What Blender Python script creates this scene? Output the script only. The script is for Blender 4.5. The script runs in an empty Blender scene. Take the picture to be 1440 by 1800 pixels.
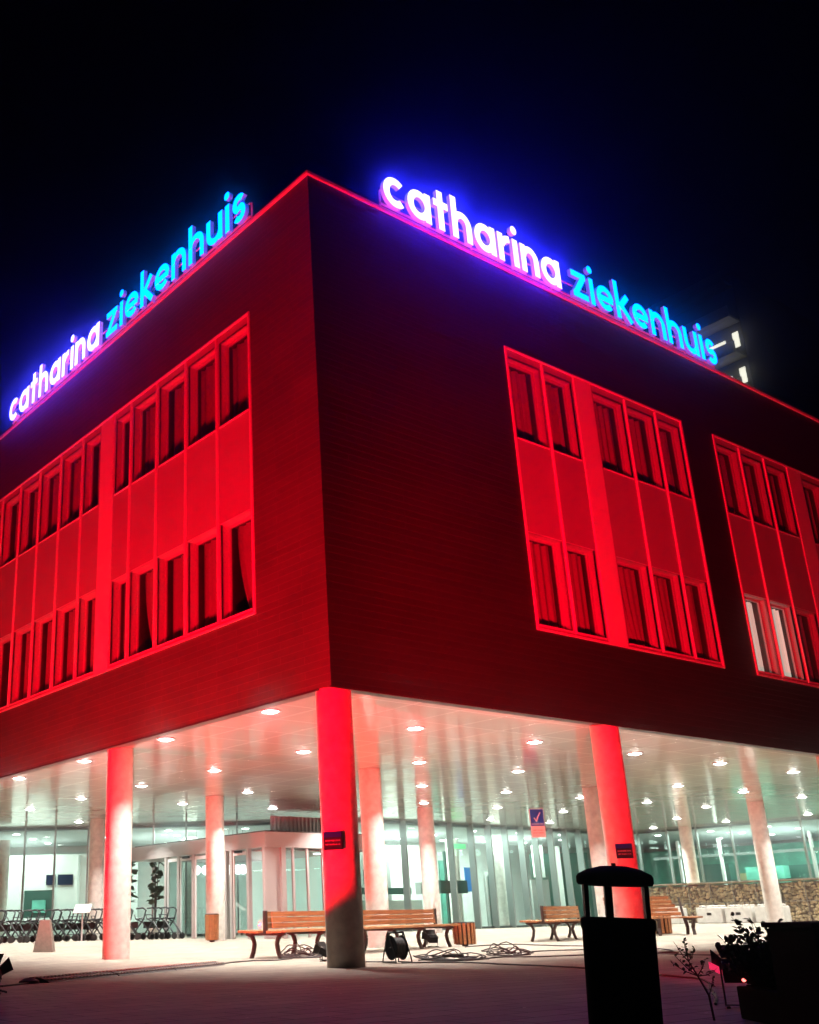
import bpy, math, random
from mathutils import Vector, Matrix
random.seed(7)
S = bpy.context.scene
COL = S.collection
# ------------------------------------------------------------------ camera
cam_d = bpy.data.cameras.new("camera"); cam = bpy.data.objects.new("camera", cam_d); COL.objects.link(cam)
R_ = Vector((0.80646217, -0.59093328, -0.02041156)); U_ = Vector((-0.18991416, -0.29156355, 0.93750910))
F_ = Vector((0.55995660, 0.75218917, 0.34736157))
M = Matrix.Identity(4)
for i in range(3):
    M[i][0] = R_[i]; M[i][1] = U_[i]; M[i][2] = -F_[i]
M[0][3], M[1][3], M[2][3] = -10.58286, -12.29861, 0.69
cam.matrix_world = M
cam_d.sensor_fit = 'HORIZONTAL'; cam_d.sensor_width = 36; cam_d.lens = 1855.98 / 1440 * 36
cam_d.shift_x = 273.94 / 1440; cam_d.shift_y = 26.99 / 1440
cam_d.clip_start = 0.05; cam_d.clip_end = 2000
S.camera = cam
# ------------------------------------------------------------------ world, exposure
W = bpy.data.worlds.new("World"); S.world = W; W.use_nodes = True
bg = W.node_tree.nodes['Background']; bg.inputs[0].default_value = (0.12, 0.16, 0.9, 1); bg.inputs[1].default_value = 0.0006
S.view_settings.view_transform = 'Standard'; S.view_settings.look = 'None'
S.view_settings.exposure = 0; S.view_settings.gamma = 1
cy = S.cycles
cy.use_denoising = True
try: cy.denoiser = 'OPENIMAGEDENOISE'; cy.denoising_input_passes = 'RGB_ALBEDO_NORMAL'
except Exception: pass
cy.max_bounces = 7; cy.diffuse_bounces = 3; cy.glossy_bounces = 4; cy.transparent_max_bounces = 16
cy.sample_clamp_indirect = 6; cy.caustics_reflective = False; cy.caustics_refractive = False
ZC, ZT = 4.073, 13.72

def ss(t): t = min(max(t, 0), 1); return t * t * (3 - 2 * t)
def G(x, y): return .13 * max(ss((y - 8) / 6), ss((x - 9) / 12))

# ------------------------------------------------------------------ lamps
def lamp(name, kind, loc, target, power, color, parent=None, **kw):
    d = bpy.data.lights.new(name, kind); d.energy = power; d.color = color
    for k, v in kw.items(): setattr(d, k, v)
    o = bpy.data.objects.new(name, d); COL.objects.link(o); o.location = loc
    v = Vector(target) - Vector(loc)
    o.rotation_euler = v.to_track_quat('-Z', 'Y').to_euler()
    if parent: o.parent = parent; o.matrix_parent_inverse = parent.matrix_world.inverted()
    return o
RED = (1.0, 0.0, 0.011)
FLOOD_L = (-5.71, -.94, 0.2); FLOOD_R = (-2.66, -7.54, 0.28)

# ------------------------------------------------------------------ materials
MAT = {}
def nodes(name):
    m = bpy.data.materials.new(name); m.use_nodes = True; MAT[name] = m
    nt = m.node_tree; return m, nt, nt.nodes, nt.links, nt.nodes['Principled BSDF']
def mat(name, col, rough=.6, metal=0., noise=0., nscale=8., emis=None, estr=0., bump=0., spec=.5):
    m, nt, N, L, P = nodes(name)
    P.inputs['Base Color'].default_value = (*col, 1); P.inputs['Roughness'].default_value = rough
    P.inputs['Metallic'].default_value = metal; P.inputs['Specular IOR Level'].default_value = spec
    if emis:
        P.inputs['Emission Color'].default_value = (*emis, 1); P.inputs['Emission Strength'].default_value = estr
    if noise or bump:
        tc = N.new('ShaderNodeTexCoord'); nz = N.new('ShaderNodeTexNoise'); nz.inputs['Scale'].default_value = nscale
        nz.inputs['Detail'].default_value = 6
        L.new(tc.outputs['Object'], nz.inputs['Vector'])
        if noise:
            r = N.new('ShaderNodeValToRGB')
            r.color_ramp.elements[0].position = .3; r.color_ramp.elements[1].position = .7
            r.color_ramp.elements[0].color = (*[c * (1 - noise) for c in col], 1)
            r.color_ramp.elements[1].color = (*[min(1, c * (1 + noise)) for c in col], 1)
            L.new(nz.outputs['Fac'], r.inputs[0]); L.new(r.outputs[0], P.inputs['Base Color'])
        if bump:
            b = N.new('ShaderNodeBump'); b.inputs['Strength'].default_value = bump; b.inputs['Distance'].default_value = .02
            L.new(nz.outputs['Fac'], b.inputs['Height']); L.new(b.outputs[0], P.inputs['Normal'])
    return m
def brick_mat(name, face, col, mortar):
    m, nt, N, L, P = nodes(name)
    tc = N.new('ShaderNodeTexCoord'); sp = N.new('ShaderNodeSeparateXYZ'); cb = N.new('ShaderNodeCombineXYZ')
    L.new(tc.outputs['Object'], sp.inputs[0])
    L.new(sp.outputs[0 if face == 'x' else 1], cb.inputs[0]); L.new(sp.outputs[2], cb.inputs[1])
    b = N.new('ShaderNodeTexBrick'); b.inputs['Scale'].default_value = 1.0
    b.inputs['Brick Width'].default_value = 1.25; b.inputs['Row Height'].default_value = .125
    b.inputs['Mortar Size'].default_value = .006; b.inputs['Mortar Smooth'].default_value = .3
    b.inputs['Color1'].default_value = (*col, 1); b.inputs['Color2'].default_value = (*[c * .82 for c in col], 1)
    b.inputs['Mortar'].default_value = (*mortar, 1)
    L.new(cb.outputs[0], b.inputs['Vector'])
    nz = N.new('ShaderNodeTexNoise'); nz.inputs['Scale'].default_value = .9; nz.inputs['Detail'].default_value = 8
    L.new(tc.outputs['Object'], nz.inputs['Vector'])
    mx = N.new('ShaderNodeMixRGB'); mx.blend_type = 'MULTIPLY'; mx.inputs[0].default_value = .55
    r = N.new('ShaderNodeValToRGB'); r.color_ramp.elements[0].position = .25; r.color_ramp.elements[0].color = (.55, .55, .55, 1)
    r.color_ramp.elements[1].position = .75
    L.new(nz.outputs['Fac'], r.inputs[0]); L.new(b.outputs['Color'], mx.inputs[1]); L.new(r.outputs[0], mx.inputs[2])
    L.new(mx.outputs[0], P.inputs['Base Color'])
    bp = N.new('ShaderNodeBump'); bp.inputs['Strength'].default_value = .6; bp.inputs['Distance'].default_value = .015; bp.invert = True
    L.new(b.outputs['Fac'], bp.inputs['Height']); L.new(bp.outputs[0], P.inputs['Normal'])
    P.inputs['Roughness'].default_value = .5
    return m
brick_mat('brick_x_shaded', 'x', (.03, .024, .023), (.037, .03, .028))  # same brick on the dimmer face, its shade put into a darker tone
brick_mat('brick_y_lit', 'y', (.12, .095, .09), (.19, .155, .15))  # lit copy of that brick, paler to carry the stronger red light
mat('panel', (.44, .44, .44), .5, noise=.06, nscale=1.5)
mat('strip', (.88, .88, .88), .5, noise=.04, nscale=3)
mat('trim', (.88, .88, .88), .35)
mat('sash', (.5, .5, .5), .5)
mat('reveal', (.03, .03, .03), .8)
mat('curtain', (.5, .47, .45), .9, noise=.1, nscale=20)
mat('curtain_lit', (.8, .78, .7), .9, noise=.1, nscale=20, emis=(1, .86, .72), estr=.55)
mat('curtain_purple', (.45, .35, .6), .9, noise=.35, nscale=30)
mat('roofing', (.05, .05, .05), .9)
mat('column', (.7, .68, .62), .75, noise=.16, nscale=7, bump=.12)
mat('lamp', (.9, .9, .9), .5, emis=(1, .98, .93), estr=40)
mat('lamp_in', (.9, .9, .9), .5, emis=(.93, 1, .97), estr=14)
mat('ring', (.8, .8, .8), .3, metal=.5)
mat('white_wall', (.7, .72, .68), .8, noise=.05, nscale=2)
mat('grey_wall', (.35, .36, .34), .8, noise=.1, nscale=2)
mat('inner_dark', (.03, .09, .07), .4)
mat('inner_teal', (.12, .42, .32), .5, noise=.3, nscale=2)
mat('inner_yellow', (.3, .3, .15), .7)
mat('white_ceiling', (.7, .72, .7), .8)
mat('alu', (.3, .34, .33), .35, metal=.6)
mat('alu_dark', (.09, .12, .115), .4, metal=.4)
mat('fascia', (.4, .37, .36), .45, noise=.05, nscale=2)
mat('mull_white', (.75, .76, .74), .4)
mat('black_metal', (.008, .007, .007), .5, spec=.25)
mat('black_plastic', (.004, .004, .005), .8, spec=.03)
mat('cast_iron', (.035, .022, .018), .5, noise=.2, nscale=20)
mat('rubber', (.02, .02, .02), .7)
mat('cable', (.05, .045, .045), .6)
mat('concrete', (.5, .47, .42), .9, noise=.2, nscale=9, bump=.15)
mat('concrete_white', (.66, .66, .62), .9, noise=.12, nscale=6, bump=.15)
mat('concrete_brown', (.22, .18, .15), .9, noise=.2, nscale=12, bump=.15)
mat('hole', (.01, .01, .01), .9)
mat('ramp', (.05, .045, .042), .6, noise=.3, nscale=40)
mat('frame_grey', (.03, .035, .04), .4, metal=.2)
mat('tyre', (.03, .03, .03), .7)
mat('rim', (.45, .45, .45), .4, metal=.3)
mat('white_plastic', (.8, .8, .8), .4)
mat('sign_blue', (.01, .04, .42), .8, spec=.1)
mat('sign_navy', (.012, .022, .05), .9, spec=.05)
mat('sign_white', (.85, .8, .8), .4)
mat('sign_red', (.55, .08, .1), .5)
mat('screen_blue', (.02, .12, .35), .3, emis=(.03, .3, .75), estr=.6)
mat('screen_dark', (.015, .03, .03), .3)
mat('globe', (.9, .9, .9), .4, emis=(1, 1, .98), estr=5)
mat('exit', (.1, .5, .2), .5, emis=(.2, 1, .4), estr=.7)
mat('leaf_dark', (.02, .045, .015), .55, noise=.4, nscale=30)
mat('leaf', (.04, .09, .03), .55, noise=.4, nscale=30)
mat('bark', (.045, .035, .025), .85, noise=.3, nscale=30)
mat('letter_side', (.8, .8, .85), .4, emis=(.3, .35, 1), estr=.35)
mat('letter_side_blue', (.3, .6, .8), .4, emis=(.02, .12, 1), estr=.5)
mat('letter_white', (.9, .9, .9), .4, emis=(1.5, 1.6, 78), estr=1)
mat('letter_white_dim', (.9, .9, .9), .4, emis=(1.5, 1.6, 42), estr=1)
mat('letter_blue', (.0, .3, .4), .4, emis=(0.0, 1.15, 8), estr=1)
mat('red_lens', (.4, .02, .03), .3, emis=(1, .12, .1), estr=6)
mat('red_glow', (.5, .02, .05), .4, emis=(1, .03, .12), estr=.9)  # self-glowing red standing in for lamp light on a flap
mat('door_red', (.6, .5, .5), .5)
mat('stone', (.66, .56, .38), .85, noise=.55, nscale=3.3, bump=.3)
mat('tower_wall', (.04, .04, .04), .9, noise=.2, nscale=1)
mat('tower_slab', (.55, .52, .42), .8)
mat('tower_lamp', (1, 1, .9), .5, emis=(1, .98, .8), estr=1.5)
mat('wire', (.4, .4, .38), .4, metal=.6)
mat('soil', (.008, .006, .005), .95, spec=0)
mat('floor_in', (.4, .42, .4), .35, noise=.05, nscale=3)

def wood():
    m, nt, N, L, P = nodes('wood')
    tc = N.new('ShaderNodeTexCoord'); mp = N.new('ShaderNodeMapping'); mp.inputs['Scale'].default_value = (1.2, 22, 22)
    nz = N.new('ShaderNodeTexNoise'); nz.inputs['Scale'].default_value = 2.4; nz.inputs['Detail'].default_value = 8
    r = N.new('ShaderNodeValToRGB'); r.color_ramp.elements[0].position = .3; r.color_ramp.elements[0].color = (.2, .085, .03, 1)
    r.color_ramp.elements[1].position = .7; r.color_ramp.elements[1].color = (.52, .27, .11, 1)
    L.new(tc.outputs['Object'], mp.inputs[0]); L.new(mp.outputs[0], nz.inputs['Vector']); L.new(nz.outputs['Fac'], r.inputs[0])
    L.new(r.outputs[0], P.inputs['Base Color']); P.inputs['Roughness'].default_value = .5
wood()
def glass(name, tint, refl):
    m = bpy.data.materials.new(name); m.use_nodes = True; MAT[name] = m
    nt = m.node_tree; N = nt.nodes; L = nt.links; N.remove(N['Principled BSDF']); out = N['Material Output']
    t = N.new('ShaderNodeBsdfTransparent'); t.inputs[0].default_value = (*tint, 1)
    g = N.new('ShaderNodeBsdfGlossy'); g.inputs['Roughness'].default_value = .02; g.inputs[0].default_value = (.9, 1, .95, 1)
    lw = N.new('ShaderNodeLayerWeight'); lw.inputs[0].default_value = .35
    mr = N.new('ShaderNodeMapRange'); mr.inputs[3].default_value = refl; mr.inputs[4].default_value = .4
    L.new(lw.outputs['Fresnel'], mr.inputs[0])
    mx = N.new('ShaderNodeMixShader'); L.new(mr.outputs[0], mx.inputs[0]); L.new(t.outputs[0], mx.inputs[1]); L.new(g.outputs[0], mx.inputs[2])
    L.new(mx.outputs[0], out.inputs[0])
glass('glass', (.84, .97, .92), .03)
glass('glass_pale', (.8, .92, .9), .04)
glass('glass_window', (.88, .86, .86), .02)

def soffit_mat():
    m, nt, N, L, P = nodes('soffit')
    tc = N.new('ShaderNodeTexCoord'); mp = N.new('ShaderNodeMapping'); mp.inputs['Location'].default_value = (-.56 + .584, -2.3 + .575, 0)
    L.new(tc.outputs['Object'], mp.inputs[0])
    b = N.new('ShaderNodeTexBrick'); b.offset = 0; b.inputs['Scale'].default_value = 1
    b.inputs['Brick Width'].default_value = 1.1677; b.inputs['Row Height'].default_value = 1.1487; b.inputs['Mortar Size'].default_value = .02
    b.inputs['Color1'].default_value = (.72, .68, .58, 1); b.inputs['Color2'].default_value = (.66, .62, .53, 1)
    b.inputs['Mortar'].default_value = (1, .97, .88, 1); b.inputs['Mortar Smooth'].default_value = .1
    L.new(mp.outputs[0], b.inputs['Vector']); L.new(b.outputs['Color'], P.inputs['Base Color'])
    nz = N.new('ShaderNodeTexNoise'); nz.inputs['Scale'].default_value = .8; nz.inputs['Detail'].default_value = 2
    L.new(tc.outputs['Object'], nz.inputs['Vector'])
    bp = N.new('ShaderNodeBump'); bp.inputs['Strength'].default_value = .35; bp.inputs['Distance'].default_value = .05
    L.new(nz.outputs['Fac'], bp.inputs['Height'])
    b2 = N.new('ShaderNodeBump'); b2.inputs['Strength'].default_value = .5; b2.inputs['Distance'].default_value = .006; b2.invert = True
    L.new(b.outputs['Fac'], b2.inputs['Height']); L.new(bp.outputs[0], b2.inputs['Normal']); L.new(b2.outputs[0], P.inputs['Normal'])
    P.inputs['Roughness'].default_value = .13; P.inputs['Metallic'].default_value = .2; P.inputs['Specular IOR Level'].default_value = .9
soffit_mat()
def ground_mat():
    m, nt, N, L, P = nodes('paving')
    tc = N.new('ShaderNodeTexCoord')
    mp = N.new('ShaderNodeMapping'); mp.inputs['Rotation'].default_value = (0, 0, math.radians(0))
    L.new(tc.outputs['Object'], mp.inputs[0])
    b = N.new('ShaderNodeTexBrick'); b.inputs['Scale'].default_value = 1
    b.inputs['Brick Width'].default_value = .6; b.inputs['Row Height'].default_value = .3; b.inputs['Mortar Size'].default_value = .012
    b.inputs['Color1'].default_value = (.4, .355, .29, 1); b.inputs['Color2'].default_value = (.3, .27, .22, 1); b.inputs['Mortar'].default_value = (.1, .09, .075, 1)
    L.new(mp.outputs[0], b.inputs['Vector'])
    nz = N.new('ShaderNodeTexNoise'); nz.inputs['Scale'].default_value = .6; nz.inputs['Detail'].default_value = 9; nz.inputs['Roughness'].default_value = .65
    L.new(tc.outputs['Object'], nz.inputs['Vector'])
    r = N.new('ShaderNodeValToRGB'); r.color_ramp.elements[0].position = .3; r.color_ramp.elements[0].color = (.6, .58, .55, 1); r.color_ramp.elements[1].position = .7
    L.new(nz.outputs['Fac'], r.inputs[0])
    mx = N.new('ShaderNodeMixRGB'); mx.blend_type = 'MULTIPLY'; mx.inputs[0].default_value = .8
    L.new(b.outputs['Color'], mx.inputs[1]); L.new(r.outputs[0], mx.inputs[2])
    # small pale specks scattered over the paving
    v = N.new('ShaderNodeTexVoronoi'); v.inputs['Scale'].default_value = 3.2; L.new(tc.outputs['Object'], v.inputs['Vector'])
    lt = N.new('ShaderNodeMath'); lt.operation = 'LESS_THAN'; lt.inputs[1].default_value = .045; L.new(v.outputs['Distance'], lt.inputs[0])
    m2 = N.new('ShaderNodeMixRGB'); m2.inputs[2].default_value = (.85, .8, .7, 1)
    L.new(lt.outputs[0], m2.inputs[0]); L.new(mx.outputs[0], m2.inputs[1]); L.new(m2.outputs[0], P.inputs['Base Color'])
    bp = N.new('ShaderNodeBump'); bp.inputs['Strength'].default_value = .5; bp.inputs['Distance'].default_value = .01; bp.invert = True
    n2 = N.new('ShaderNodeTexNoise'); n2.inputs['Scale'].default_value = 14; n2.inputs['Detail'].default_value = 8
    L.new(tc.outputs['Object'], n2.inputs['Vector'])
    ad = N.new('ShaderNodeMath'); ad.operation = 'ADD'; L.new(b.outputs['Fac'], ad.inputs[0]); L.new(n2.outputs['Fac'], ad.inputs[1])
    L.new(ad.outputs[0], bp.inputs['Height']); L.new(bp.outputs[0], P.inputs['Normal'])
    P.inputs['Roughness'].default_value = .7
ground_mat()

# ------------------------------------------------------------------ mesh helpers
class MB:
    def __init__(s): s.v = []; s.f = []; s.m = []; s.sm = []; s.cur = 0; s.smooth = False
    def add(s, vs, fs):
        o = len(s.v); s.v += [tuple(v) for v in vs]
        for f in fs: s.f.append([i + o for i in f]); s.m.append(s.cur); s.sm.append(s.smooth)
    def quad(s, a, b, c, d): s.add([a, b, c, d], [(0, 1, 2, 3)])
    def box(s, x0, y0, z0, x1, y1, z1):
        s.add([(x0,y0,z0),(x1,y0,z0),(x1,y1,z0),(x0,y1,z0),(x0,y0,z1),(x1,y0,z1),(x1,y1,z1),(x0,y1,z1)],
              [(0,3,2,1),(4,5,6,7),(0,1,5,4),(1,2,6,5),(2,3,7,6),(3,0,4,7)])
    def bar(s, a, b, w, h, up=(0,0,1)):
        a = Vector(a); b = Vector(b); d = (b - a).normalized(); u = Vector(up)
        if abs(d.dot(u)) > .98: u = Vector((1, 0, 0))
        r = d.cross(u).normalized(); u = r.cross(d)
        vs = [p + r * sx * w / 2 + u * sy * h / 2 for p in (a, b) for sx, sy in ((-1,-1),(1,-1),(1,1),(-1,1))]
        s.add(vs, [(0,1,2,3),(7,6,5,4),(0,4,5,1),(1,5,6,2),(2,6,7,3),(3,7,4,0)])
    def tube(s, pts, r, n=8, cap=True):
        pts = [Vector(p) for p in pts]; rs = r if isinstance(r, (list, tuple)) else [r] * len(pts)
        vs = []; u = None
        for i, p in enumerate(pts):
            d = (pts[min(i + 1, len(pts) - 1)] - pts[max(i - 1, 0)])
            if d.length < 1e-9: d = Vector((0, 0, 1))
            d.normalize()
            if u is None: u = d.orthogonal().normalized()
            u = u - d * d.dot(u)
            if u.length < 1e-6: u = d.orthogonal()
            u.normalize(); w = d.cross(u)
            for k in range(n):
                t = 2 * math.pi * k / n; vs.append(p + (u * math.cos(t) + w * math.sin(t)) * rs[i])
        fs = [(i*n+k, i*n+(k+1) % n, (i+1)*n+(k+1) % n, (i+1)*n+k) for i in range(len(pts)-1) for k in range(n)]
        if cap: fs += [tuple(range(n))[::-1], tuple(range((len(pts)-1)*n, len(pts)*n))]
        sm = s.smooth; s.smooth = n > 5; s.add(vs, fs); s.smooth = sm
    def lathe(s, prof, c=(0,0,0), n=24, axis='z'):
        vs = []
        for r, h in prof:
            for k in range(n):
                t = 2 * math.pi * k / n; x, y = r * math.cos(t), r * math.sin(t)
                vs.append({'z': (c[0]+x, c[1]+y, c[2]+h), 'y': (c[0]+x, c[1]+h, c[2]+y), 'x': (c[0]+h, c[1]+x, c[2]+y)}[axis])
        fs = [(i*n+k, i*n+(k+1) % n, (i+1)*n+(k+1) % n, (i+1)*n+k) for i in range(len(prof)-1) for k in range(n)]
        if prof[0][0] > 1e-6: fs.append(tuple(range(n))[::-1])
        if prof[-1][0] > 1e-6: fs.append(tuple(range((len(prof)-1)*n, len(prof)*n)))
        sm = s.smooth; s.smooth = True; s.add(vs, fs); s.smooth = sm
    def build(s, name, mats, parent=None, loc=None, bevel=0):
        me = bpy.data.meshes.new(name); me.from_pydata(s.v, [], s.f); me.update()
        for m in (mats if isinstance(mats, (list, tuple)) else [mats]): me.materials.append(MAT[m])
        me.polygons.foreach_set('material_index', s.m); me.polygons.foreach_set('use_smooth', s.sm)
        o = bpy.data.objects.new(name, me); COL.objects.link(o)
        if parent: o.parent = parent
        if loc: o.location = loc
        if any(s.sm):
            try: me.set_sharp_from_angle(angle=math.radians(40))
            except Exception: pass
        if bevel:
            b = o.modifiers.new('bevel', 'BEVEL'); b.width = bevel; b.segments = 2; b.limit_method = 'ANGLE'; b.angle_limit = .7
        return o
def thing(name, label, cat, loc=(0,0,0), rz=0, group=None):
    o = bpy.data.objects.new(name, None); COL.objects.link(o); o.location = loc; o.rotation_euler = (0,0,rz)
    return tag(o, label, cat, group)
def tag(o, label, cat, group=None):
    o['label'] = label; o['category'] = cat
    if group: o['group'] = group
    return o
def copy_tree(o, parent=None):
    c = o.copy(); COL.objects.link(c); c.parent = parent
    for ch in [k for k in bpy.data.objects if k.parent == o]:
        copy_tree(ch, c)
    return c

# ------------------------------------------------------------------ ground
def ground():
    b = MB()
    xs = [-400, -100, -40, -20, -10, -5, 0, 4, 8] + list(range(9, 22)) + [26, 34, 45, 80, 400]
    ys = [-400, -100, -40, -20, -10, -5, 0, 4, 8] + [8.5 + .5 * i for i in range(12)] + [16, 24, 34, 45, 80, 400]
    b.add([(x, y, G(x, y)) for x in xs for y in ys],
          [(i*len(ys)+j, (i+1)*len(ys)+j, (i+1)*len(ys)+j+1, i*len(ys)+j+1) for i in range(len(xs)-1) for j in range(len(ys)-1)])
    o = b.build('ground', 'paving'); o['kind'] = 'structure'
ground()

# ------------------------------------------------------------------ hospital upper block
bld = thing('hospital_building', 'large red lit brick block on white columns with an illuminated open ground floor canopy', 'building')
LX, LY = 48, 40
RP = [(5.16, [5.16, 6.3, 7.35], (7.35, 7.95), [7.95, 9.18, 10.36, 11.41]),
      (12.81, [12.81, 13.93, 15.1, 16.28], (16.28, 16.95), [16.95, 18.1, 19.2]),
      (20.6, [20.6, 21.75, 22.9], (22.9, 23.5), [23.5, 24.7, 25.85, 26.9])]
LP = [(1.93, [1.93, 3.03, 4.16, 5.3, 6.41, 7.2], (7.2, 7.8), [7.8, 8.72, 9.89, 11.08, 12.26, 13.42, 14.6]),
      (16.1, [16.1, 17.2, 18.3], (18.3, 18.9), [18.9, 20.1, 21.3, 22.4])]
PB, PT = 5.68, 11.68
ZW = [(5.78, 7.62), (9.66, 11.5)]
def P(face, u, d, z): return (u, d, z) if face == 'x' else (d, u, z)
def pbox(b, face, u0, d0, z0, u1, d1, z1):
    if face == 'x': b.box(u0, d0, z0, u1, d1, z1)
    else: b.box(d0, u0, z0, d1, u1, z1)
def wall(face, panels, L):
    b = MB(); u = 0.3
    spans = [(p[0], p[3][-1]) for p in panels]
    pbox(b, face, u, 0, PT, L, .3, ZT - .06); pbox(b, face, u, 0, ZC - .02, L, .3, PB)
    for a, c in spans: pbox(b, face, u, 0, PB, a, .3, PT); u = c
    pbox(b, face, u, 0, PB, L, .3, PT)
    o = b.build('brick_wall', 'brick_x_shaded' if face == 'x' else 'brick_y_lit', bld)
    b = MB(); e = -.06 if face == 'x' else -.057
    pbox(b, face, -.06 if face == 'x' else .34, e, ZT - .06, L, .34, ZT)
    b.build('parapet_cap', 'trim', bld)
    b = MB(); pbox(b, face, -.015 if face == 'x' else .3, -.015, ZC - .05, L, .02, ZC - .018)
    b.build('drip_edge', 'reveal', bld)
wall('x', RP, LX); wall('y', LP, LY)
b = MB(); b.box(0, 0, ZC - .02, .3, .3, ZT - .06); b.m = [0, 0, 0, 0, 0, 1]; b.build('brick_corner', ['brick_x_shaded', 'brick_y_lit'], bld)
b = MB(); b.box(.3, .3, ZT - .5, LX, LY, ZT - .4); b.build('roof', 'roofing', bld)

def curtain_mesh(w, h, kind, seed):
    rnd = random.Random(seed); b = MB(); n = 40; pts = []
    ph = rnd.random() * 6; k = rnd.uniform(22, 30)
    for i in range(n + 1):
        t = i / n; pts.append((t * w, .028 * math.sin(k * t * w + ph) + .012 * math.sin(61 * t * w + ph * 2)))
    b.smooth = True
    rows = 6; vs = []
    for j in range(rows + 1):
        s = j / rows
        for i, (x, y) in enumerate(pts):
            t = i / n; xx = x
            if kind == 'parted' and s < .5: xx = w * .28 + (x - w * .28) * (1 if t > .28 else .3 + s * 1.4) if t < .28 else x
            if kind == 'swept':  # pulled towards one side near the bottom
                q = (1 - s) ** 2 * .45; xx = w * q + x * (1 - q)
            vs.append((xx, y, .03 + s * (h - .03)))
    b.add(vs, [(j*(n+1)+i, j*(n+1)+i+1, (j+1)*(n+1)+i+1, (j+1)*(n+1)+i) for j in range(rows) for i in range(n)])
    return b
def window(face, u0, u1, z0, z1, kind, seed):
    # local frame: X along the wall, Y inwards, Z up; glass 0.2 m behind the panel face
    w = u1 - u0; h = z1 - z0; b = MB()
    D = .17; f = .05
    b.cur = 0   # splayed light reveal around the opening
    b.box(-.012, .012, -.012, 0, D + .05, h + .012); b.box(w, .012, -.012, w + .012, D + .05, h + .012)
    b.box(0, .012, h, w, D + .05, h + .012); b.box(0, .012, -.012, w, D + .05, 0)
    b.box(0, D, 0, f, D + .05, h); b.box(w - f, D, 0, w, D + .05, h); b.box(f, D, 0, w - f, D + .05, f); b.box(f, D, h - f, w - f, D + .05, h)
    b.box(f, D - .012, f, f + .028, D + .03, h - f); b.box(w - f - .028, D - .012, f, w - f, D + .03, h - f)
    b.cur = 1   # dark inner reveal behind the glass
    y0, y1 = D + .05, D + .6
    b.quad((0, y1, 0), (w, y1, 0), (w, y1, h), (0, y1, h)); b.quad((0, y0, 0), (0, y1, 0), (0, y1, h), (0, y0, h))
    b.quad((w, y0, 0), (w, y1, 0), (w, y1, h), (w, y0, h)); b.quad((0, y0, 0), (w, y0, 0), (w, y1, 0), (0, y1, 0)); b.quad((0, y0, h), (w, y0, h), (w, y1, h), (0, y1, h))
    o = b.build('window', ['sash', 'reveal'], bld)
    g = MB(); g.quad((f + .03, D + .016, f), (w - f - .03, D + .016, f), (w - f - .03, D + .016, h - f), (f + .03, D + .016, h - f)); g.build('pane', 'glass_window', o)
    if kind != 'none':
        c = curtain_mesh(w - .05, h - .02, kind, seed)
        m = {'lit': 'curtain_lit', 'purple': 'curtain_purple', 'swept_purple': 'curtain_purple'}.get(kind, 'curtain')
        k = c.build('curtain', m, o); k.location = (.025, D + .17, 0)
        if kind == 'lit': o['label'] = 'window with a pale curtain lit from inside'
    if face == 'x': o.location = (u0, 0, z0)
    else: o.location = (0, u1, z0); o.rotation_euler = (0, 0, -math.pi / 2)
def panels(face, PL):
    for pi_, (p0, A, st, Bb) in enumerate(PL):
        p1 = Bb[-1]; bays = list(zip(A[:-1], A[1:])) + list(zip(Bb[:-1], Bb[1:]))
        b = MB(); t = MB()
        for (a, c) in bays:
            o0, o1 = a + .075, c - .075
            d0, d1 = .012, .05
            pbox(b, face, a, d0, PB, o0, d1, PT); pbox(b, face, o1, d0, PB, c, d1, PT)
            pbox(b, face, o0, d0, PB, o1, d1, ZW[0][0]); pbox(b, face, o0, d0, ZW[0][1], o1, d1, ZW[1][0]); pbox(b, face, o0, d0, ZW[1][1], o1, d1, PT)
            pbox(t, face, o0 - .0, -.012, ZW[0][0] - .03, o1, .01, ZW[0][0] - .005); pbox(t, face, o0, -.012, ZW[1][0] - .03, o1, .01, ZW[1][0] - .005)
            pbox(t, face, o0, -.006, ZW[0][1] + .006, o1, .01, ZW[0][1] + .02)
        b.build('facade_panel', 'panel', bld)
        for x in sorted(set(A[1:-1] + Bb[1:-1])): pbox(t, face, x - .018, -.035, PB + .05, x + .018, .01, PT - .05)
        pbox(t, face, p0 - .03, -.03, PB - .03, p0 + .02, .01, PT + .03); pbox(t, face, p1 - .02, -.03, PB - .03, p1 + .03, .01, PT + .03)
        pbox(t, face, p0 + .02, -.028, PT - .012, p1 - .02, .009, PT + .028); pbox(t, face, p0 + .02, -.028, PB - .028, p1 - .02, .009, PB + .012)
        t.build('panel_trim', 'trim', bld)
        b = MB(); pbox(b, face, st[0] + .003, -.018, PB + .012, st[1] - .003, .049, 8.6); pbox(b, face, st[0] + .003, -.018, 8.606, st[1] - .003, .049, PT - .012)
        b.build('pale_strip', 'strip', bld)
        for wi, (a, c) in enumerate(bays):
            for r, (z0, z1) in enumerate(ZW):
                kind = 'full'
                if face == 'x':
                    if pi_ == 0 and r == 0: kind = ['full', 'full', 'swept', 'swept_purple', 'full'][wi]
                    if pi_ == 0 and r == 1: kind = ['full', 'full', 'full', 'full', 'purple'][wi]
                    if pi_ == 1: kind = [['lit', 'lit', 'purple', 'full', 'full'], ['purple', 'purple', 'full', 'full', 'full']][r][wi]
                else:
                    if pi_ == 0 and r == 0: kind = ['swept', 'full', 'full', 'swept', 'full', 'full', 'full', 'full', 'full', 'none', 'lit' if 0 else 'purple'][wi]
                if kind == 'swept_purple':
                    kind = 'swept'
                window(face, a + .075, c - .075, z0, z1, kind, wi * 7 + r * 3 + pi_ * 31 + (100 if face == 'y' else 0))
panels('x', RP); panels('y', LP)

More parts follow.
